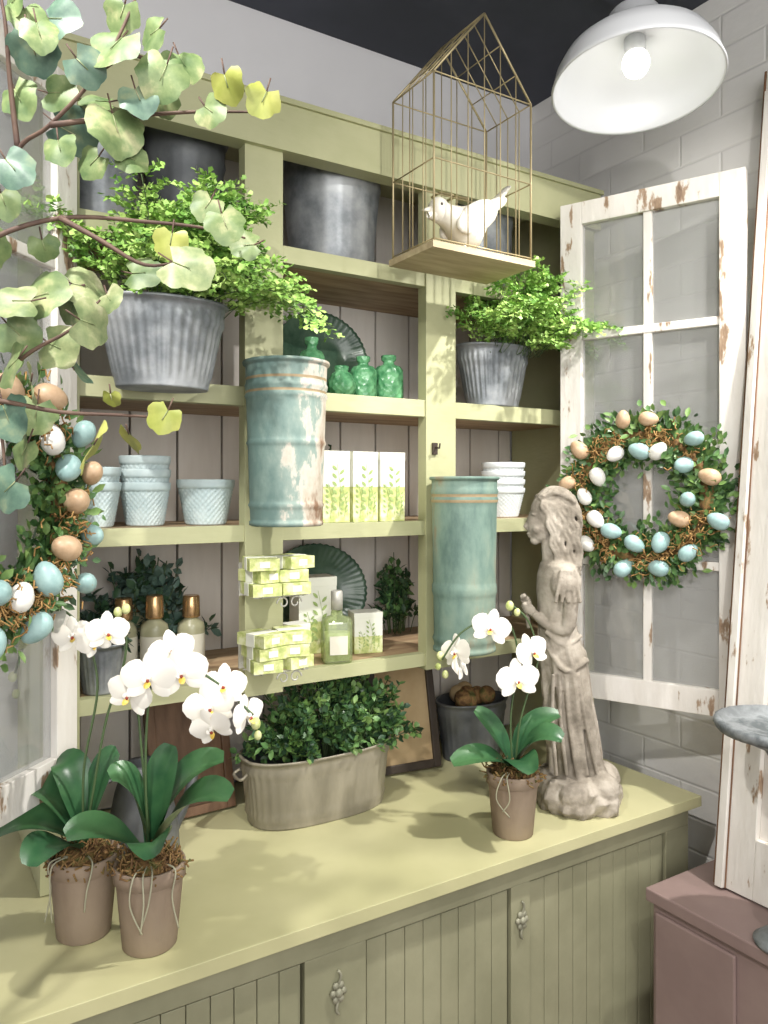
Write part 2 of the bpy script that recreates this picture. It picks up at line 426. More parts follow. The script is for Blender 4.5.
for sgn in (-1,1):
    E=Matrix.Rotation(math.radians(-26),3,'Y')
    b.ell((.095,sgn*.025,.058),(.054,.009,.024),'ceramic_white',14,8,E)
    b.ell((.135,sgn*.018,.082),(.044,.005,.011),'ceramic_white',14,8,E)
    b.ell((.018,sgn*.017,.068),(.0025,.002,.0025),'frame_dark',8,6)
    b.tube([(.075,sgn*.012,.016),(.075,sgn*.012,.001)],.003,'ceramic_white')
    for a in (-.4,0,.4): b.tube([(.075,sgn*.012,.003),(.075-.014*math.cos(a),sgn*.012+.014*math.sin(a),.0025)],.002,'ceramic_white')
ob=b.build('dove_figurine',loc=(.824,1.165,zb+.0005)); ob.scale=(1,1.12,1.2)
# ------------------------------------------------------------------ buckets
def bucket(name,c,rt,rb,h,m='galv',ribs=40,amp=.0014,sx=1,sy=1,sup=2,rz=0,bands=(),rim=.004,inside='galv_dark',handles=False):
    b=MB(); N=ribs*4
    prof=[(rb*.98,0),(rb,.003)]
    nz=14
    for i in range(nz+1):
        t=i/nz; z=.004+t*(h-.010); r=rb+(rt-rb)*t
        for bd in bands:
            if abs(t-bd)<.5/nz: r+=.0028
        prof.append((r,z))
    k=len(prof)
    prof+=[(rt+rim,h-.005),(rt+rim*1.2,h-.002),(rt+rim,h),(rt-.001,h)]
    ko=len(prof)
    prof+=[(rt-.002,h-.006),(rt+(rb-rt)*.25-.002,h*.75),(rt+(rb-rt)*.3,h*.72),(.003,h*.72)]
    def rip(th,i,z):
        t=z/h
        if 2<i<k-2 and .1<t<.86: return amp*(math.cos(ribs*th))
        return 0
    b.lathe(prof,m,N,sx,sy,rip=rip,sup=sup,mf=lambda i:(inside if i>=ko-1 else m))
    if handles:
        for sg in (-1,1):
            b.tube(smoothpath([(sg*(rt*sx+.001),-.018,h*.80),(sg*(rt*sx+.014),-.018,h*.74),(sg*(rt*sx+.014),.018,h*.74),(sg*(rt*sx+.001),.018,h*.80)],4),.003,m)
    return b.build(name,loc=c,rz=rz)
def florist(name,c,rt,rb,h,m,bands,gb):
    b=MB(); prof=[(rb*.97,0),(rb+.002,.002),(rb+.002,.008)]
    n=60
    for i in range(n+1):
        t=i/n; r=rb+(rt-rb)*t; z=.009+t*(h-.016)
        for bd in bands: r+=.003*math.exp(-((t-bd)/.014)**2)
        prof.append((r,z))
    ko=len(prof); prof+=[(rt+.004,h-.006),(rt+.005,h-.003),(rt+.004,h),(rt,h),(rt-.002,h-.01),(rb,.03),(.002,.03)]
    bs=[3+int(bd*n) for bd in gb]
    b.lathe(prof,m,64,mf=lambda i:('galv_dark' if i>=ko+4 else ('brass_band' if any(i==q for q in bs) else m)))
    b.tube([(0,rt*.9,h-.02),(0,rt+.012,h-.02),(0,rt+.012,h-.03)],.003,'galv_dark')
    return b.build(name,loc=c,rz=ROT)
florist('hanging_florist_bucket',(.575,1.246,1.437),.072,.063,.288,'patina_chip',(.86,.80,.1,.5),(.83,.9))
florist('hanging_florist_bucket',(.975,1.250,1.172),.067,.062,.355,'patina',(.93,.88,.36,.33,.05),(.905,.87))
def fern(name,c,n,Rad,h0,seed=1,rx=.07,ry=.03,bias=(0,0,0),droop=.5,lo=.15,hi=1.35,fl=.010):
    random.seed(seed); b=MB()
    for i in range(n):
        az=U(0,2*math.pi); el=U(lo,hi)
        d=V((math.cos(az)*math.cos(el),math.sin(az)*math.cos(el)*.75,math.sin(el)))+V(bias)
        d.normalize(); L=Rad*U(.55,1.1)
        p0=V((rx*U(-1,1),ry*U(-1,1),h0)); p1=p0+d*L*.6+V((0,0,L*.15)); p2=p0+d*L+V((0,0,-L*droop*U(.0,.8)))
        P=bez(p0,p1,p2,14); b.tube(P[::2],.0009,'stem_green',4)
        nrm=V((0,0,1))
        for k in range(3,15):
            t=k/14; dd=(P[k]-P[k-1]).normalized(); sd=dd.cross(nrm)
            if sd.length<.01: sd=V((1,0,0))
            sd.normalize(); pl=L*.26*math.sin(math.pi*(1.05-t*.85))**.7*U(.7,1.1)
            for sg in (-1,1):
                q=(sd*sg+dd*.6+rv()*.35).normalized(); m=max(3,int(pl/.0085))
                for j in range(m):
                    pp=P[k]+q*pl*(j+1)/m+V((0,0,-.15*pl*((j+1)/m)**2))
                    for sg2 in (-1,1):
                        dl=(q*.6+q.cross(nrm+rv()*.3)*sg2*.9+rv()*.3).normalized()
                        b.leaf4(pp,dl,(V((0,-.7,.7))+rv()*.7),U(.8,1.2)*fl,U(.7,1.05)*fl,'fern_leaf')
    return b.build(name,loc=c)
bucket('galvanized_oval_bucket',(.360,1.258,1.664),.103,.074,.142,'galv',36,.0016,1,.62,rz=math.radians(-6),bands=(.78,))
fern('potted_fern',(.388,1.255,1.79),60,.240,-.01,seed=5,bias=(.20,-.18,.32),droop=.5,lo=.05,hi=1.4,fl=.0108)
bucket('galvanized_oval_bucket',(1.155,1.375,1.690),.095,.068,.138,'galv',36,.0014,1,.66,bands=(.78,))
fern('potted_fern',(1.172,1.335,1.815),54,.215,-.01,seed=9,bias=(.08,-.38,.36),droop=.45,lo=.1,hi=1.3,fl=.0108)
bucket('galvanized_bucket',(.785,1.47,1.962),.108,.088,.235,'galv',20,.0004,bands=(.15,.8))
bucket('galvanized_bucket',(1.17,1.47,1.962),.10,.082,.225,'galv',20,.0004,bands=(.15,.8))
bucket('galvanized_pail',(.30,1.46,1.962),.075,.058,.19,'galv',20,.0003,bands=(.8,))
bucket('galvanized_pail',(.46,1.46,1.962),.078,.062,.21,'galv_dark',20,.0003,bands=(.8,))
# ------------------------------------------------------------------ weave pots
def weave(name,c,rt,rb,h,m,stack=1,step=.026):
    b=MB(); rows=11; N=96
    for s in range(stack):
        z0=s*step; prof=[(rb*.95,z0),(rb,z0+.002)]
        zt=h*.80; K=rows*3
        for i in range(K+1):
            t=i/K; prof.append((rb+(rt*.94-rb)*t,z0+.003+t*(zt-.003)))
        k=len(prof); prof+=[(rt*.985,z0+zt+.001),(rt,z0+h*.86),(rt*1.02,z0+h-.002),(rt*1.0,z0+h),(rt*.96,z0+h),(rt*.93,z0+h*.8),(rb*.95,z0+h*.35),(.002,z0+h*.35)]
        def rip(th,i,z,k=k):
            if 2<=i<k:
                row=(i-2)//3; return .0017*math.cos(14*th*2+(math.pi if row%2 else 0))*(1 if (i-2)%3 else .2)
            return 0
        b.lathe(prof,m,N,rip=rip)
    return b.build(name,loc=c)
weave('woven_planter_pot',(.283,1.40,1.4355),.043,.030,.078,'aqua_pot',2)
weave('woven_planter_pot',(.374,1.42,1.4355),.045,.033,.078,'aqua_pot',3,.024)
weave('woven_planter_pot',(.483,1.405,1.4355),.053,.037,.084,'aqua_pot',1)
weave('woven_planter_pot',(1.225,1.42,1.4355),.052,.036,.070,'white_pot',4,.020)
# ------------------------------------------------------------------ vases, plates
def vase(name,c,r,h,small=False):
    b=MB()
    if small: pr=[(.6,0),(.8,.05),(1,.3),(.98,.5),(.7,.75),(.42,.84),(.5,.9),(.5,1),(.4,1),(.3,.8),(.02,.8)]
    else: pr=[(.85,0),(.97,.03),(1,.12),(1,.55),(.97,.68),(.8,.76),(.42,.80),(.36,.86),(.5,.9),(.52,.97),(.5,1),(.36,1),(.3,.85),(.02,.85)]
    b.lathe([(a*r,z*h) for a,z in pr],'emerald',40,rip=lambda th,i,z:.0006*math.cos(10*th+z*400) if 1<i<5 else 0)
    return b.build(name,loc=c)
vase('green_ceramic_vase',(.893,1.41,1.6905),.032,.100); vase('green_ceramic_vase',(.829,1.41,1.6905),.029,.092)
vase('green_ceramic_vase',(.771,1.40,1.6905),.030,.066,True); vase('green_ceramic_vase',(.712,1.42,1.6905),.028,.122)
def plate(name,c,R,tilt,ecc=1.0):
    b=MB(); pr=[(.002,.006),(.40*R,.005),(.58*R,.006),(.66*R,.013),(.80*R,.019),(.95*R,.025),(1.0*R,.028),(1.01*R,.026),(.95*R,.018),(.68*R,.003),(.55*R,0),(.002,0)]
    T=Matrix.Rotation(math.radians(90-tilt),4,'X')
    b.lathe(pr,'plate_green',192,sx=ecc,rip=lambda th,i,z:(.0012*math.cos(48*th) if i in(4,5,6,7) else 0),T=T,caps=False)
    return b.build(name,loc=c)
plate('green_serving_platter',(.815,1.592,1.800),.108,10,1.08)
plate('green_serving_platter',(.80,1.592,1.265),.108,10,1.2)
# ------------------------------------------------------------------ boxes
def sprig(b,x,z,y,L,W,seed):
    random.seed(seed)
    b.tube([(x,y,z),(x+.1*W,y,z+L*.5),(x-.05*W,y,z+L)],.0005,'print_leaf',4)
    for i in range(11):
        t=.12+.82*i/11; sg=1 if i%2 else -1
        b.leaf(V((x+.05*W*sg,y-.0003,z+L*t)),V((sg*.8,0,.8)),V((0,-1,0)),L*.14,L*.06,'print_leaf',fold=.01)
def giftbox(name,c,w,d,h,rz=0,seed=1,split=.42):
    b=MB()
    b.box(-w/2,w/2,-d/2,d/2,0,h*split,'paper_green'); b.box(-w/2,w/2,-d/2,d/2,h*split,h,'paper_white')
    b.box(-w/2-.0006,w/2+.0006,-d/2-.0006,d/2+.0006,h*.88,h+.0006,'paper_white')
    sprig(b,.004,h*.08,-d/2-.001,h*.75,w,seed); sprig(b,-w*.24,h*.06,-d/2-.001,h*.5,w,seed+3); sprig(b,w*.28,h*.06,-d/2-.001,h*.42,w,seed+5)
    return b.build(name,loc=c,rz=rz,bevel=.001)
for i,(x,r) in enumerate(((.732,-.05),(.797,.03),(.864,-.02))):
    giftbox('botanical_gift_box',(x,1.375,1.4355),.059,.055,.142,r,i,.50)
giftbox('botanical_gift_box',(.745,1.48,1.1555),.085,.06,.160,-.1,7)
giftbox('botanical_gift_box',(.840,1.42,1.1555),.062,.05,.085,-.25,8)
giftbox('botanical_gift_box',(.665,1.40,1.1555),.045,.04,.078,.15,9)
b=MB()
sq=[(.027,0),(.030,.004),(.030,.078),(.027,.088),(.012,.093),(.010,.105)]
b.lathe(sq,'green_glass',32,sup=5,sy=.7)
b.lathe([(.0255,.004),(.0255,.060)],'paper_green',32,sup=5,sy=.62)
b.lathe([(.012,.105),(.012,.140),(.010,.143)],'wire_white',20)
b.box(-.018,.018,-.0222,-.0215,.018,.055,'label')
b.build('perfume_bottle',loc=(.738,1.36,1.1556),rz=-.3)
def soaprack(name,c,layers):
    b=MB()
    b.box(-.045,.045,.055,.060,-.01,.05,'wire_white')
    for xx in (-.04,0,.04):
        b.tube(smoothpath([(xx,.058,.03),(xx,.055,0),(xx,0,-.004),(xx,-.035,-.004),(xx,-.040,.0)],5),.0014,'wire_white',6)
    for yy in (-.03,.02): b.tube([(-.052,yy,-.004),(.052,yy,-.004)],.0014,'wire_white',6)
    for sg in (-1,1):
        P=[(.015+sg*(.012+ .012*math.cos(a)*(1-a/9)),-.03,-.016+.012*math.sin(a)*(1-a/9)) for a in [i*.5 for i in range(14)]]
        b.tube(P,.0016,'wire_white',6)
    z=-.001
    for i in range(layers):
        for k,xx in enumerate((-.028,.028)):
            T=Matrix.Translation((xx+U(-.004,.004),-.005+U(-.006,.006),z))@Matrix.Rotation(U(-.35,.35),4,'Z')
            b.box(-.026,.026,-.036,.036,0,.021,'paper_green',T)
            b.box(-.027,.027,-.011,.011,-.0003,.0216,'paper_white',T)
            b.box(-.009,.009,-.0368,-.036,.005,.016,'paper_white',T)
        z+=.0222
    return b.build(name,loc=c,bevel=.003)
random.seed(4)
soaprack('soap_display_rack',(.562,1.268,1.318),3)
soaprack('soap_display_rack',(.562,1.268,1.186),3)
def lotion(name,c,h=.13,r=.025):
    b=MB()
    b.lathe([(r*.9,0),(r,.004),(r,h*.55),(r*.92,h*.62),(r*.5,h*.68),(r*.45,h*.72)],'bottle_olive',32)
    b.lathe([(r*.62,h*.70),(r*.66,h*.72),(r*.62,h*.98),(r*.55,h)],'cap_gold',28)
    b.lathe([(r*1.01,h*.12),(r*1.01,h*.48)],'label',32,caps=False)
    return b.build(name,loc=c)
for (x,y,h) in ((.405,1.47,.145),(.476,1.47,.14),(.355,1.50,.14),(.445,1.545,.15),(.385,1.55,.15)):
    lotion('lotion_bottle',(x,y,1.1556),h,.026)
# ------------------------------------------------------------------ leafy masses
def bush(name,c,rx,ry,rz,n,L,W,mats,seed=1,h0=-.02,sprigs=60):
    random.seed(seed); b=MB(); per=n//sprigs
    for i in range(sprigs):
        a=U(0,2*math.pi); el=U(.15,1.4)
        tip=V((rx*math.cos(a)*math.cos(el)*U(.75,1.08),ry*math.sin(a)*math.cos(el)*U(.75,1.08),h0+rz*math.sin(el)*U(.7,1.1)))
        base=V((tip.x*.55,tip.y*.4,h0)); mid=(base+tip)/2+V((0,0,.2*rz))
        P=bez(base,mid,tip,10); b.tube(P[::2],.0012,'stem_green',4)
        for k in range(per):
            t=U(.25,1); p=P[min(10,int(t*10))]+rv()*L*.35
            ax=(tip-base).normalized()
            d=(ax*.5+rv()).normalized()
            b.leaf(p,d,V((0,0,1))+rv()*.8,L*U(.7,1.2),W*U(.8,1.2),random.choice(mats))
    return b.build(name,loc=c)
bucket('galvanized_oval_planter',(.717,1.405,.85),.158,.145,.132,'galv_taupe',44,.0008,1,.50,sup=2.6,bands=(.12,.86),handles=True)
bush('boxwood_plant',(.748,1.40,.970),.215,.10,.185,3600,.019,.012,['box_leaf','box_leaf','box_leaf_light','dark_leaf'],seed=2,sprigs=120)
bush('eucalyptus_plant',(.40,1.545,1.16),.15,.05,.21,1100,.026,.018,['euc_leaf','euc_leaf','dark_leaf'],seed=4,h0=0,sprigs=50)
bush('leafy_plant',(1.00,1.54,1.16),.07,.05,.20,500,.020,.012,['dark_leaf','box_leaf'],seed=6,h0=0,sprigs=30)
bush('leafy_plant',(.79,1.54,1.44),.07,.04,.18,300,.014,.006,['dark_leaf','box_leaf'],seed=16,h0=0,sprigs=30)
bucket('galvanized_pot',(.288,1.375,1.1556),.040,.030,.085,'galv',24,.0008)
bush('leafy_plant',(.288,1.375,1.232),.05,.04,.05,200,.016,.01,['euc_leaf','dark_leaf'],seed=12,h0=0,sprigs=20)
bucket('metal_planter',(1.185,1.49,.85),.095,.078,.14,'galv_dark',30,.0006,1,.7,bands=(.85,))
b=MB()
for i in range(9):
    b.ell((U(-.05,.05),U(-.03,.03),.135+U(0,.02)),.022,'frame_tan' if i%2 else 'moss',14,10)
b.build('decorative_wood_balls',loc=(1.185,1.49,.85-.002))
def picframe(name,c,w,h,tilt,rz,mf,mi):
    b=MB(); t=.018
    b.box(-w/2,w/2,-.004,.006,0,h,mi)
    for (a0,a1,z0,z1) in ((-w/2-.0,-w/2+t,0,h),(w/2-t,w/2,0,h),(-w/2+t,w/2-t,0,t),(-w/2+t,w/2-t,h-t,h)):
        b.box(a0,a1,-.012,.008,z0,z1,mf)
    ob=b.build(name,loc=c,bevel=.0015); ob.rotation_euler=(math.radians(-tilt),0,rz); return ob
picframe('wooden_picture_frame',(.492,1.50,.853),.17,.25,14,.05,'frame_brown','frame_brown')
picframe('wooden_picture_frame',(.985,1.475,.853),.17,.26,12,-.12,'frame_dark','frame_tan')
b=MB()
b.lathe([(.062,0),(.064,.004),(.060,.06),(.048,.12),(.034,.165),(.030,.17),(.026,.165),(.03,.12),(.002,.1)],'galv_dark',40)
b.tube(smoothpath([(.058,0,.03),(.09,0,.08),(.115,0,.15)],5),[.012,.011,.010,.010,.009,.009,.009,.008,.008,.008,.010],'galv_dark',12)
b.tube(smoothpath([(-.035,0,.16),(-.085,0,.14),(-.085,0,.07),(-.058,0,.04)],5),.004,'galv_dark')
b.build('metal_watering_can',loc=(.36,1.38,.85),rz=math.radians(15))
# ------------------------------------------------------------------ orchids
def strap(b,p0,p1,p2,W,m='orchid_leaf',tw=0):
    P=bez(p0,p1,p2,14); vs=[];fs=[]
    hz=(V(p2)-V(p0)); hz.z=0
    side=V((-hz.y,hz.x,0))
    if side.length<1e-4: side=V((1,0,0))
    side.normalize(); tw=.5 if hz.x>0 else -.5
    for i,p in enumerate(P):
        t=i/14; d=(P[min(i+1,14)]-P[max(i-1,0)]).normalized(); s=side-d*side.dot(d); s.normalize(); s=Matrix.Rotation(tw*t,3,d)@s; n=s.cross(d)
        if n.z<0: n=-n
        w=W*(math.sin(math.pi*min(1,(t*.86+.10)))**.5)*(.5+.5*min(1,t*3.0))
        for k,(x,z) in enumerate(((-1,.14),(-.5,.05),(0,-.04),(.5,.05),(1,.14))): vs.append(p+s*(x*w*.5)+n*(z*w))
    for i in range(14):
        for k in range(4): fs.append((i*5+k,i*5+k+1,(i+1)*5+k+1,(i+1)*5+k))
    b.add(vs,fs,m)
def petal(b,c,d,n,L,W,m='petal',cup=.18,tip=.0):
    d=d.normalized(); n=(n-d*n.dot(d)).normalized(); s=d.cross(n); vs=[];fs=[]
    K=6
    for i in range(K+1):
        t=i/K; w=W*(math.sin(math.pi*(t*.93+.05))**.55)*.5*(.45+.55*min(1,t*2.2))
        for x in (-1,-.5,0,.5,1):
            vs.append(c+d*(t*L)+s*(x*w)+n*(cup*L*(t*t*.5)-abs(x)**2*w*.18 - tip*L*t*t))
    for i in range(K):
        for k in range(4): fs.append((i*5+k,i*5+k+1,(i+1)*5+k+1,(i+1)*5+k))
    b.add(vs,fs,m)
def oflower(b,c,n,S=.034,roll=0):
    c=V(c); n=V(n).normalized(); up=V((0,0,1)); up=(up-n*up.dot(n)).normalized(); sd=up.cross(n)
    Q=Matrix.Rotation(roll,3,n); up=Q@up; sd=Q@sd
    def dr(a): return up*math.cos(a)+sd*math.sin(a)
    for a in (0,2.25,-2.25): petal(b,c-n*.002,dr(a),n,S,S*.62,cup=.05)
    for a in (1.35,-1.35): petal(b,c+n*.001,dr(a),n,S*1.05,S*1.12,cup=.12)
    b.ell(c+n*.004,(.0035,.0035,.0035),'petal',8,6)
    petal(b,c+n*.003-up*.002,(-up+n*.7),n+up,S*.42,S*.26,'petal_core',cup=.3)
    for sg in (-1,1): petal(b,c+n*.003,(-up*.3+sd*sg*.7+n*.7),n,S*.28,S*.22,'petal',cup=.4)
    b.ell(c+n*.006-up*.004,(.0026,.0026,.0026),'petal_spot',6,5)
def orchid(name,loc,stems,leaves,flowers,buds,roots=3,seed=1,pot=(.050,.036,.118)):
    random.seed(seed); b=MB(); rt,rb,h=pot
    b.lathe([(rb,0),(rb+.002,.002),(rt*.93,h*.80),(rt*.94,h*.81),(rt*1.0,h*.82),(rt*1.0,h-.002),(rt*.985,h),(rt*.92,h),(rt*.88,h*.85),(.002,h*.85)],'terracotta',56)
    for i in range(300):
        a=U(0,6.28); r=rt*.95*math.sqrt(R_()); p=V((r*math.cos(a),r*math.sin(a),h*.86+.024*(1-r/rt)+U(0,.012))); q=p+rv()*.018+V((0,0,.003))
        b.tube([p,(p+q)/2+rv()*.006,q],.0014,'moss',4)
    b.lathe([(rt*.9,h*.84),(rt*.86,h*.93),(rt*.6,h*1.02),(.01,h*1.06)],'moss',24)
    for i in range(roots):
        a=U(3.6,5.9); ca,sa=math.cos(a),math.sin(a)
        b.tube(smoothpath([(rt*.4*ca,rt*.4*sa,h*1.02),(rt*1.08*ca,rt*1.08*sa,h*1.02),(rt*1.12*ca+U(-.01,.01),rt*1.12*sa,h*.7),(rt*1.0*ca+U(-.015,.015),rt*1.0*sa,h*U(.3,.5))],5),.0012,'orchid_root',5)
    for (p0,p1,p2,W) in leaves: strap(b,p0,p1,p2,W*1.2)
    for s in stems:
        P=smoothpath(s,6); b.tube(P,.0019,'stem_green',6)
    for (c,n,S,r) in flowers: oflower(b,c,n,S,r)
    for (c,S) in buds: b.ell(c,(S*.8,S*.8,S),'bud',10,8)
    return b.build(name,loc=loc,rz=ROT)
orchid('potted_orchid',(.982,1.11,.85),
 stems=[[(0,0,.12),(-.004,0,.22),(.01,.0,.33),(-.01,-.01,.40),(-.05,-.01,.405),(-.10,-.01,.38),(-.135,-.01,.33)],
        [(.005,0,.12),(.012,0,.2),(.03,0,.27),(.05,.01,.33),(.03,0,.40),(0,0,.43)]],
 leaves=[((0,0,.12),(-.05,-.02,.17),(-.118,-.03,.142),.050),((0,0,.12),(.04,-.03,.22),(.085,-.04,.19),.050),((0,0,.12),(.03,.02,.22),(.095,.03,.215),.045),
         ((0,0,.12),(-.03,.02,.2),(-.068,.03,.225),.042),((0,0,.12),(0,-.05,.18),(.02,-.10,.15),.05)],
 flowers=[((.004,-.03,.297),(.1,-1,.1),.040,.1),((-.044,-.02,.392),(-.2,-1,.2),.036,-.2),((.034,-.01,.345),(.5,-1,.3),.036,.3),((-.108,-.01,.345),(-.8,-.8,.1),.034,.2),((-.10,0,.315),(-.6,.3,-.2),.03,0)],
 buds=[((-.006,0,.43),.010),((.008,0,.418),.008),((-.138,0,.335),.009),((-.128,0,.30),.008),((-.142,0,.315),.007)],seed=21,roots=2)
orchid('potted_orchid',(.3005,1.115,.85),
 stems=[[(0,0,.12),(-.006,0,.22),(-.004,0,.32),(.01,-.01,.385),(.05,-.01,.40),(.10,-.01,.375),(.15,-.01,.33)],[(0,.01,.12),(-.012,.01,.24),(-.02,.01,.33),(-.02,0,.37)]],
 leaves=[((0,0,.12),(.06,-.02,.25),(.122,-.03,.222),.052),((0,0,.12),(.03,.02,.26),(.10,.03,.255),.05),((0,0,.12),(-.02,0,.26),(-.05,-.02,.245),.052),
         ((0,0,.12),(-.06,-.03,.20),(-.10,-.05,.175),.05),((0,0,.12),(.02,-.06,.2),(.035,-.10,.17),.052),((0,0,.12),(.01,.02,.24),(.022,.03,.275),.045)],
 flowers=[((.008,-.03,.388),(0,-1,.15),.038,0),((.05,-.02,.392),(.2,-1,.1),.038,.2),((-.022,-.02,.362),(-.2,-1,0),.034,-.3),((.032,.0,.42),(.1,-1,.5),.032,.3),((.09,-.02,.345),(.2,-1,0),.035,.2),((.108,-.01,.372),(.1,-.9,.4),.032,0),((.142,-.01,.330),(.9,-.6,.1),.030,.1),((.095,-.03,.318),(-.1,-1,-.3),.03,.4)],
 buds=[((.152,0,.315),.009),((.155,0,.298),.007)],seed=22,roots=4)
orchid('potted_orchid',(.226,1.195,.85),
 stems=[[(0,0,.12),(.0,0,.24),(.02,0,.36),(.0,0,.44),(-.04,0,.475),(-.08,0,.44),(-.105,0,.37)],[(0,0,.12),(.03,0,.3),(.06,0,.40),(.06,0,.46)]],
 leaves=[((0,0,.12),(-.06,-.01,.20),(-.118,-.03,.155),.05),((0,0,.12),(-.05,.01,.24),(-.085,.01,.20),.05),((0,0,.12),(-.02,.02,.27),(-.055,.03,.235),.048),((0,0,.12),(.02,.02,.25),(.04,.03,.255),.045),((0,0,.12),(-.03,-.07,.18),(-.03,-.11,.15),.048)],
 flowers=[((-.038,-.02,.462),(-.5,-1,.6),.026,0),((-.008,-.02,.44),(.1,-1,.2),.028,.2),((.042,-.02,.445),(.6,-1,.1),.030,0),((.022,-.02,.43),(0,-1,-.1),.025,.5)],
 buds=[((-.09,0,.425),.009),((-.105,0,.375),.008),((-.10,0,.35),.007),((.062,0,.475),.008),((.05,0,.47),.008),((-.07,0,.46),.008)],seed=23,roots=3)
# ------------------------------------------------------------------ statue
random.seed(5)
def sx(u): return (u-578)*.00209
def sz(v): return .65-(v-490)*.00209
b=MB(); S='stone'
lv=[(774,575,25,.95),(765,575,25,.95),(750,575,25,.98),(720,572,24,1.0),(700,569,23.5,1.05),(675,566,23.5,1.1),(655,563,23,1.15),(638,560,20.5,1.2),(622,558,18.5,1.25),(605,558,19,1.3),(590,558,20,1.4),(575,559,20,1.6),(564,559,17,1.75),(556,557,10,1.5),(548,555,8,1.1),(538,552,8,1)]
vs=[];fs=[];n=72
LV=[]
for i in range(len(lv)-1):
    for k in range(4):
        t=k/4; LV.append(tuple(lv[i][q]*(1-t)+lv[i+1][q]*t for q in range(4)))
LV.append(lv[-1])
for (v,u,hw,kd) in LV:
    fold=max(0,min(1,(v-600)/120))
    for j in range(n):
        th=2*math.pi*j/n; tw=(v-600)*.009
        r=1+fold*.10*math.cos(9*th+tw)+fold*.05*math.cos(17*th-tw*1.5)
        vs.append((sx(u)+hw*.00209*r*math.cos(th),hw*.00209*kd*r*math.sin(th),sz(v)))
for i in range(len(LV)-1):
    for j in range(n): fs.append((i*n+j,i*n+(j+1)%n,(i+1)*n+(j+1)%n,(i+1)*n+j))
fs.append(tuple(range(n-1,-1,-1))); fs.append(tuple(range((len(LV)-1)*n,len(LV)*n)))
b.add(vs,fs,S)
b.ell((sx(566),0,sz(660)),(.048,.050,.05),S)
b.ell((sx(556),-.012,sz(712)),(.032,.03,.07),S,E=Matrix.Rotation(math.radians(6),3,'Y'))
for i in range(6):
    y=-.036+.0145*i
    b.tube(smoothpath([(sx(574),y,sz(670)),(sx(586),y*1.05,sz(720)),(sx(592),y*1.05,sz(748)),(sx(601),y*1.05,sz(772))],4),[.012]*6+[.011,.010,.010,.010,.010,.010,.009],S,8)
b.tube(smoothpath([(sx(543),-.035,sz(640)),(sx(560),-.054,sz(664)),(sx(584),-.038,sz(655))],5),.006,S,8)
b.tube(smoothpath([(sx(543),-.035,sz(628)),(sx(560),-.049,sz(640)),(sx(578),-.032,sz(632))],5),.005,S,8)
for k in range(5):
    b.tube(smoothpath([(sx(549+6*k),-.050,sz(668)),(sx(548+8*k),-.050,sz(712)),(sx(552+10*k),-.050,sz(766))],5),.0045,S,6)
for y in (-.024,.022): b.ell((sx(549),y,sz(774)),(.022,.012,.010),S)
pr=[(.086,0),(.092,.012),(.091,.03),(.085,.048),(.072,.060),(.045,.068),(.002,.070)]
b.lathe(pr,S,90,rip=lambda th,i,z:.014*noise.noise(V((math.cos(th)*2,math.sin(th)*2,z*30)))+.012*noise.noise(V((math.cos(th)*6,math.sin(th)*6,z*60))))
b.ell((.055,.0,.052),(.034,.045,.032),S); b.ell((.04,-.05,.045),(.034,.034,.034),S); b.ell((-.058,.0,.04),(.03,.04,.032),S); b.ell((-.02,-.068,.035),(.034,.024,.03),S)
Hd=Matrix.Rotation(math.radians(-16),3,'Y')
b.ell((sx(551),0,sz(514)),(.041,.037,.046),S,20,14,Hd)
b.ell((sx(541),0,sz(526)),(.028,.027,.036),S,16,12,Hd)
b.ell((sx(536),0,sz(540)),(.011,.012,.010),S)
b.tube([(sx(533),0,sz(516)),(sx(526.5),0,sz(527)),(sx(530),0,sz(530))],[.0045,.0055,.004],S,8)
for y in (-.009,.009):
    b.ell((sx(533),y*1.5,sz(514)),(.005,.010,.0035),S)
    b.ell((sx(533.5),y*1.4,sz(520)),(.004,.0055,.003),S)
    b.ell((sx(537),y*2.0,sz(528)),(.012,.010,.012),S)
b.ell((sx(530),0,sz(533.5)),(.0055,.0085,.0022),S); b.ell((sx(531),0,sz(536.2)),(.0052,.007,.0022),S)
b.tube([(sx(551),0,sz(535)),(sx(555),0,sz(565))],[.019,.024],S,14)
b.ell((sx(557),0,sz(509)),(.044,.043,.043),S,18,12)
b.ell((sx(566),0,sz(527)),(.028,.040,.050),S,16,10)
b.ell((sx(569),0,sz(548)),(.018,.034,.036),S,16,10)
for i in range(30):
    y=-.040+.080*i/29; c=math.sqrt(max(.05,1-(y/.046)**2)); ph=U(0,6)
    P=[(sx(541),y*.6,sz(497)),(sx(554),y*.85,sz(488+10*(1-c))),(sx(567+3*c),y,sz(496+10*(1-c))),(sx(571+7*c),y*1.03,sz(520)),(sx(569+7*c),y*1.0,sz(543)),(sx(572+5*c),y*.95,sz(U(562,574)))]
    P=smoothpath(P,5); b.tube([p+V((.0034*math.sin(k*1.1+ph),.003*math.cos(k*1.3+ph),0)) for k,p in enumerate(P)],.0054,S,7)
for sg in (-1,1):
    for k in range(8):
        y=sg*(.030+.0015*k); ph=U(0,6)
        P=smoothpath([(sx(540+k*3),sg*.020,sz(496)),(sx(541+k*3.5),y,sz(506)),(sx(546+k*3.5),y+sg*.006,sz(522)),(sx(549+k*3.6),y+sg*.005,sz(540)),(sx(553+k*3.4),y+sg*.004,sz(558+k))],5)
        b.tube([p+V((.0032*math.sin(q*1.2+ph),.001,0)) for q,p in enumerate(P)],.0050,S,7)
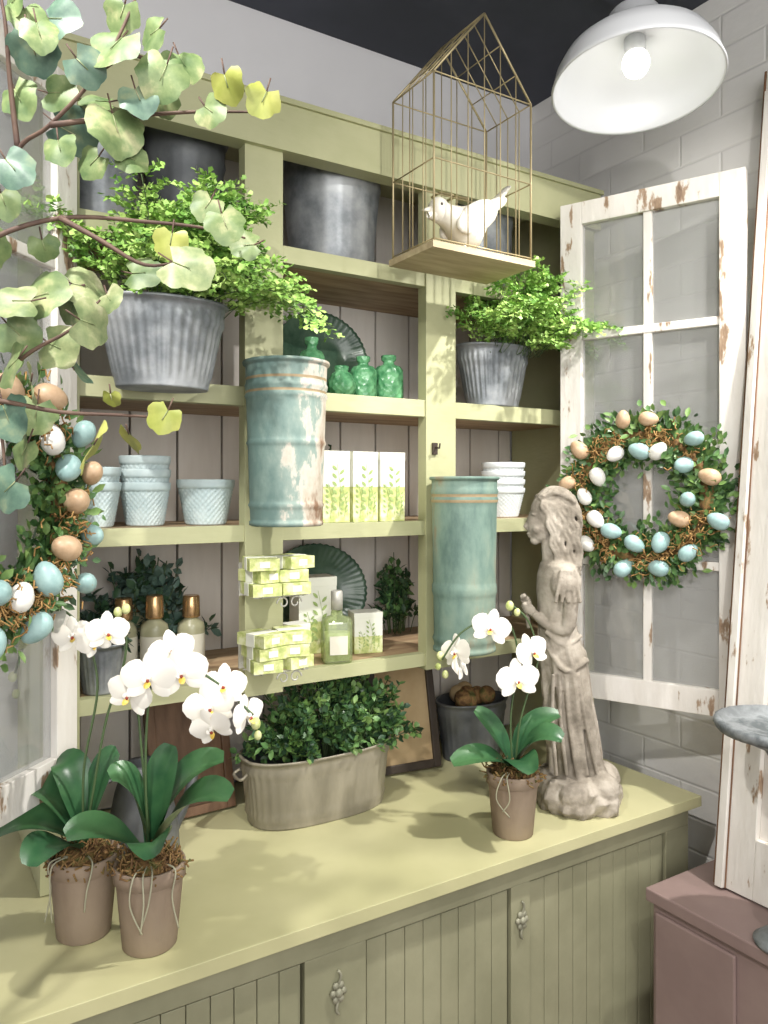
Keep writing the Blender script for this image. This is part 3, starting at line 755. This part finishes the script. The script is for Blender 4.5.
for sg in (-1,1):
    y=sg*.052
    b.ell((sx(561),y,sz(580)),(.032,.023,.036),S,16,10)
    for k in range(5):
        a=-.5+k*.25; b.tube([(sx(561)+.026*a,y+sg*.016,sz(566)),(sx(561)+.05*a,y+sg*.018,sz(598))],.004,S,6)
    P=smoothpath([(sx(562),y,sz(575)),(sx(565),y*1.02,sz(600)),(sx(562),y*.95,sz(624)),(sx(546),y*.62,sz(622)),(sx(534),y*.30,sz(612))],4)
    rr=[.019,.019,.018,.018,.017,.016,.015,.015,.0145,.014,.013,.012,.011,.0105,.010,.009,.0085]
    b.tube(P,rr,S,12)
    hc=V((sx(531),y*.24,sz(609))); b.ell(hc,(.010,.006,.011),S)
    for f in range(4):
        z0=hc.z+.008-.005*f; L=(.014,.016,.015,.012)[f]
        b.tube([(hc.x-.004,hc.y,z0),(hc.x-.004-L*.5,hc.y-sg*.001,z0+.003),(hc.x-.003-L*.75,hc.y-sg*.006,z0+.001),(hc.x-L*.6,hc.y-sg*.010,z0-.001)],[.0028,.0026,.0023,.002],S,7)
    b.tube([(hc.x+.002,hc.y,hc.z+.008),(hc.x-.003,hc.y-sg*.004,hc.z+.015),(hc.x-.007,hc.y-sg*.007,hc.z+.017)],[.003,.0028,.0022],S,7)
for i in range(14):
    q=rv(); b.ell((sx(526)+q.x*.009,q.y*.011,sz(601)+q.z*.012),.0055,S,8,6)
b.tube([(sx(527),0,sz(602)),(sx(530),0,sz(628))],.005,S,8)
b.build('stone_girl_statue',loc=(1.192,1.148,.85),rz=ROT,remesh=.0021,smooth=2)
# ------------------------------------------------------------------ mauve cabinet + leaning frame + pedestal
b=MB()
b.box(1.215,1.532,.10,.975,0,.715,'mauve_paint'); b.box(1.205,1.533,.09,.985,.715,.74,'mauve_paint')
b.box(1.207,1.215,.80,.965,.05,.70,'mauve_paint'); b.box(1.207,1.215,.12,.70,.05,.70,'mauve_paint')
b.build('mauve_cabinet',bevel=.003)
b=MB()
H=1.62;Wd=.50
b.box(0,.034,-.075,0,0,H,'white_distress'); b.box(0,.034,-Wd,-Wd+.06,0,H,'white_distress')
b.box(0,.034,-Wd+.06,-.075,0,.11,'white_distress'); b.box(0,.034,-Wd+.06,-.075,H-.06,H,'white_distress')
b.box(-.001,.0335,.0,.005,0,H,'bare_wood')
for z in (.5,.9,1.25): b.box(.006,.028,-Wd+.06,-.075,z-.012,z+.012,'white_distress')
b.box(.012,.026,-Wd+.06,-.075,.11,.5,'plank_white')
b.box(.015,.019,-Wd+.06,-.075,.5,H-.06,'pane')
b.box(-.010,.0,-.020,-.004,0,H*.97,'white_distress')
b.box(-.003,.0,-.023,-.020,0,H*.97,'bare_wood')
ob=b.build('salvaged_window_frame',loc=(1.325,.918,.744),bevel=.0015); ob.rotation_euler=(0,math.radians(6.0),0)
b=MB()
b.lathe([(.045,0),(.047,.006),(.035,.016),(.014,.03),(.011,.09),(.018,.13),(.011,.17),(.010,.29),(.030,.325),(.075,.345),(.102,.354),(.108,.362),(.107,.372),(.100,.374),(.090,.362),(.002,.350)],'zinc',64,rip=lambda th,i,z:.0012*math.cos(26*th) if i in (11,12,13) else 0)
b.build('metal_birdbath_stand',loc=(1.245,.735,.7405))
# ------------------------------------------------------------------ foreground faux tree
random.seed(11)
def fan(b,c,d,n,S,m):
    d=d.normalized(); n=(n-d*n.dot(d)).normalized(); s=d.cross(n)
    K=28
    vs=[c]; ph=U(0,6); asp=U(.95,1.15)
    rings=[.35,.7,1.0]
    for q in rings:
        for i in range(K+1):
            a=-2.6+5.2*i/K
            lob=.64+.07*abs(math.cos(a*1.5))+.035*math.cos(a*6+ph)*q+.02*math.cos(a*11+ph)*q
            r=S*lob*(1-.10*abs(a)/2.6)
            x=math.cos(a)*r*q+S*.30*q; y=math.sin(a)*r*q*asp
            vs.append(c+d*x+s*y+n*(S*(.07*math.sin(a*3+ph)*q*q-.20*q*q*math.cos(a*.5)+.10*abs(math.sin(a))*q)))
    fs=[]
    for i in range(K): fs.append((0,1+i,2+i))
    for w_ in range(len(rings)-1):
        o=1+w_*(K+1)
        for i in range(K): fs.append((o+i,o+K+1+i,o+K+2+i,o+i+1))
    b.add(vs,fs,m)
    b.tube([c+n*.0006,c+d*S*.45+n*(.0006-S*.03)],.0005,'br_cream',4)
b=MB(); D0=.72; k0=D0/770
def LP(u,v,dd=0):
    k=(D0+dd)/770; return V(((u-384)*k,D0+dd,(490-v)*k))
stems=[[(-80,330),(0,215),(18,150),(50,125),(100,70),(135,0),(145,-40)],[(18,150),(10,80),(5,20),(-5,-30)],[(-80,300),(-20,245),(60,218),(150,222),(205,228),(245,238)],[(50,125),(110,118),(190,112),(255,112)],[(-80,520),(-30,420),(20,360),(70,330),(100,300)],[(-80,440),(-30,400),(60,412),(120,415),(165,418)],[(-80,300),(-30,360),(0,430),(5,490)],[(100,70),(130,55),(170,70)],[(60,218),(100,240),(145,265),(185,260)],[(-80,350),(-30,300),(30,290),(85,285)]]
for i,s in enumerate(stems):
    P=smoothpath([LP(u,v,.02*math.sin(i*2+q)) for q,(u,v) in enumerate(s)],5)
    b.tube(P,[.0030-(.0021*q/len(P)) for q in range(len(P))],'stem_brown',7)
tr=smoothpath([(-.50,.72,-1.36),(-.485,.72,-1.0),(-.50,.71,-.5),(-.465,.72,-.1),(-.44,.72,.14),(-.434,.72,.17)],8)
b.tube(tr,[.012-.007*q/len(tr) for q in range(len(tr))],'stem_brown',9)
b.tube(smoothpath([(-.482,.715,-.35),(-.46,.72,-.15),(-.434,.72,-.03),(-.434,.72,.05)],6),.004,'stem_brown',7)
b.lathe([(.09,0),(.095,.01),(.12,.20),(.128,.205),(.128,.23),(.118,.23),(.112,.19),(.002,.19)],'terracotta',48,c=(-.50,.72,-1.5))
lf=[(35,55,50,'t'),(20,100,46,'g'),(75,135,58,'t'),(110,48,54,'g'),(118,132,58,'g'),(160,80,52,'g'),(185,65,46,'g'),(228,88,36,'y'),(262,102,36,'y'),(212,112,36,'g'),(62,18,46,'t'),(15,170,46,'t'),(60,150,36,'g'),(30,20,44,'g'),(145,272,44,'g'),(190,268,56,'c'),(226,226,42,'g'),(205,208,36,'g'),(243,245,34,'g'),(12,300,48,'c'),(48,292,52,'g'),(88,286,46,'c'),(20,335,48,'g'),(95,325,48,'c'),(60,348,50,'c'),(78,372,36,'t'),(8,368,48,'g'),(90,447,58,'y'),(132,440,34,'y'),(162,420,34,'y'),(35,418,44,'g'),(8,420,50,'t'),(4,492,46,'t'),(22,455,40,'g'),(120,18,38,'g'),(150,35,38,'g'),(-5,250,46,'g'),(135,160,34,'g'),(60,92,40,'g'),(5,205,36,'g'),(140,100,40,'t'),(165,105,34,'g'),(112,400,20,'y'),(88,70,40,'t'),(10,5,44,'g'),(90,165,36,'g'),(30,385,40,'c'),(70,310,40,'g'),(110,300,34,'c'),(170,245,36,'y'),(45,250,30,'g'),(95,100,38,'g'),(40,35,40,'g')]
mm={'t':'br_teal','g':'br_green','c':'br_cream','y':'br_yellow'}
for (u,v,s_,c_) in lf:
    dd=U(-.04,.04); S_=s_*k0*.74
    d=V((U(-.8,.8),U(-.3,.3),U(-1.2,.1))); n=V((U(-.6,.6),-1,U(-.3,.8)))
    c=LP(u,v,dd)-d.normalized()*S_*.45
    fan(b,c,d,n,S_,mm[c_]); b.tube([c,c-d.normalized()*S_*.4+V((0,0,.004))],.0008,'stem_brown',5)
b.build('faux_ginkgo_tree',loc=(0,0,1.5),rz=ROT)
# ------------------------------------------------------------------ camera
cam=bpy.data.cameras.new('camera'); co=bpy.data.objects.new('camera',cam); bpy.context.scene.collection.objects.link(co)
co.location=(0,0,1.5); co.rotation_euler=(math.radians(90),0,ROT)
cam.sensor_fit='VERTICAL'; cam.sensor_height=24; cam.lens=770/1024*24; cam.shift_y=-22/1024; cam.clip_start=.02
bpy.context.scene.camera=co
# ------------------------------------------------------------------ lights
def area(name,loc,tgt,size,e,col=(1,1,1)):
    l=bpy.data.lights.new(name,'AREA'); l.size=size; l.energy=e; l.color=col
    o=bpy.data.objects.new(name,l); bpy.context.scene.collection.objects.link(o); o.location=loc
    o.rotation_euler=(V(tgt)-V(loc)).to_track_quat('-Z','Y').to_euler()
def spot(name,loc,tgt,ang,e,col=(1,.97,.92),rad=.022,blend=.6):
    l=bpy.data.lights.new(name,'SPOT'); l.spot_size=math.radians(ang); l.spot_blend=blend; l.energy=e; l.color=col; l.shadow_soft_size=rad
    o=bpy.data.objects.new(name,l); bpy.context.scene.collection.objects.link(o); o.location=loc
    o.rotation_euler=(V(tgt)-V(loc)).to_track_quat('-Z','Y').to_euler()
area('soft_fill',(-.1,-1.0,2.2),(.8,1.4,1.3),1.6,42,(1,.985,.96))  # added fill from the camera side to brighten shelf interiors, no real fixture
spot('ceiling_spot_right',(1.42,.50,2.52),(.80,1.25,.95),64,118)
spot('ceiling_spot_left',(-.25,.45,2.52),(.58,1.25,1.0),66,78)
spot('ceiling_spot_centre',(.55,-.1,2.52),(1.25,1.3,1.45),66,50)
l=bpy.data.lights.new('pendant_bulb','POINT'); l.energy=.45; l.shadow_soft_size=.03; l.color=(1,.97,.93)
o=bpy.data.objects.new('pendant_bulb',l); bpy.context.scene.collection.objects.link(o); o.location=(1.203,1.003,2.262)
w=bpy.data.worlds.new('world'); bpy.context.scene.world=w; w.use_nodes=True
w.node_tree.nodes['Background'].inputs[0].default_value=(1,.99,.97,1); w.node_tree.nodes['Background'].inputs[1].default_value=1.45
bpy.context.scene.view_settings.view_transform='Standard'
bpy.context.scene.view_settings.exposure=0
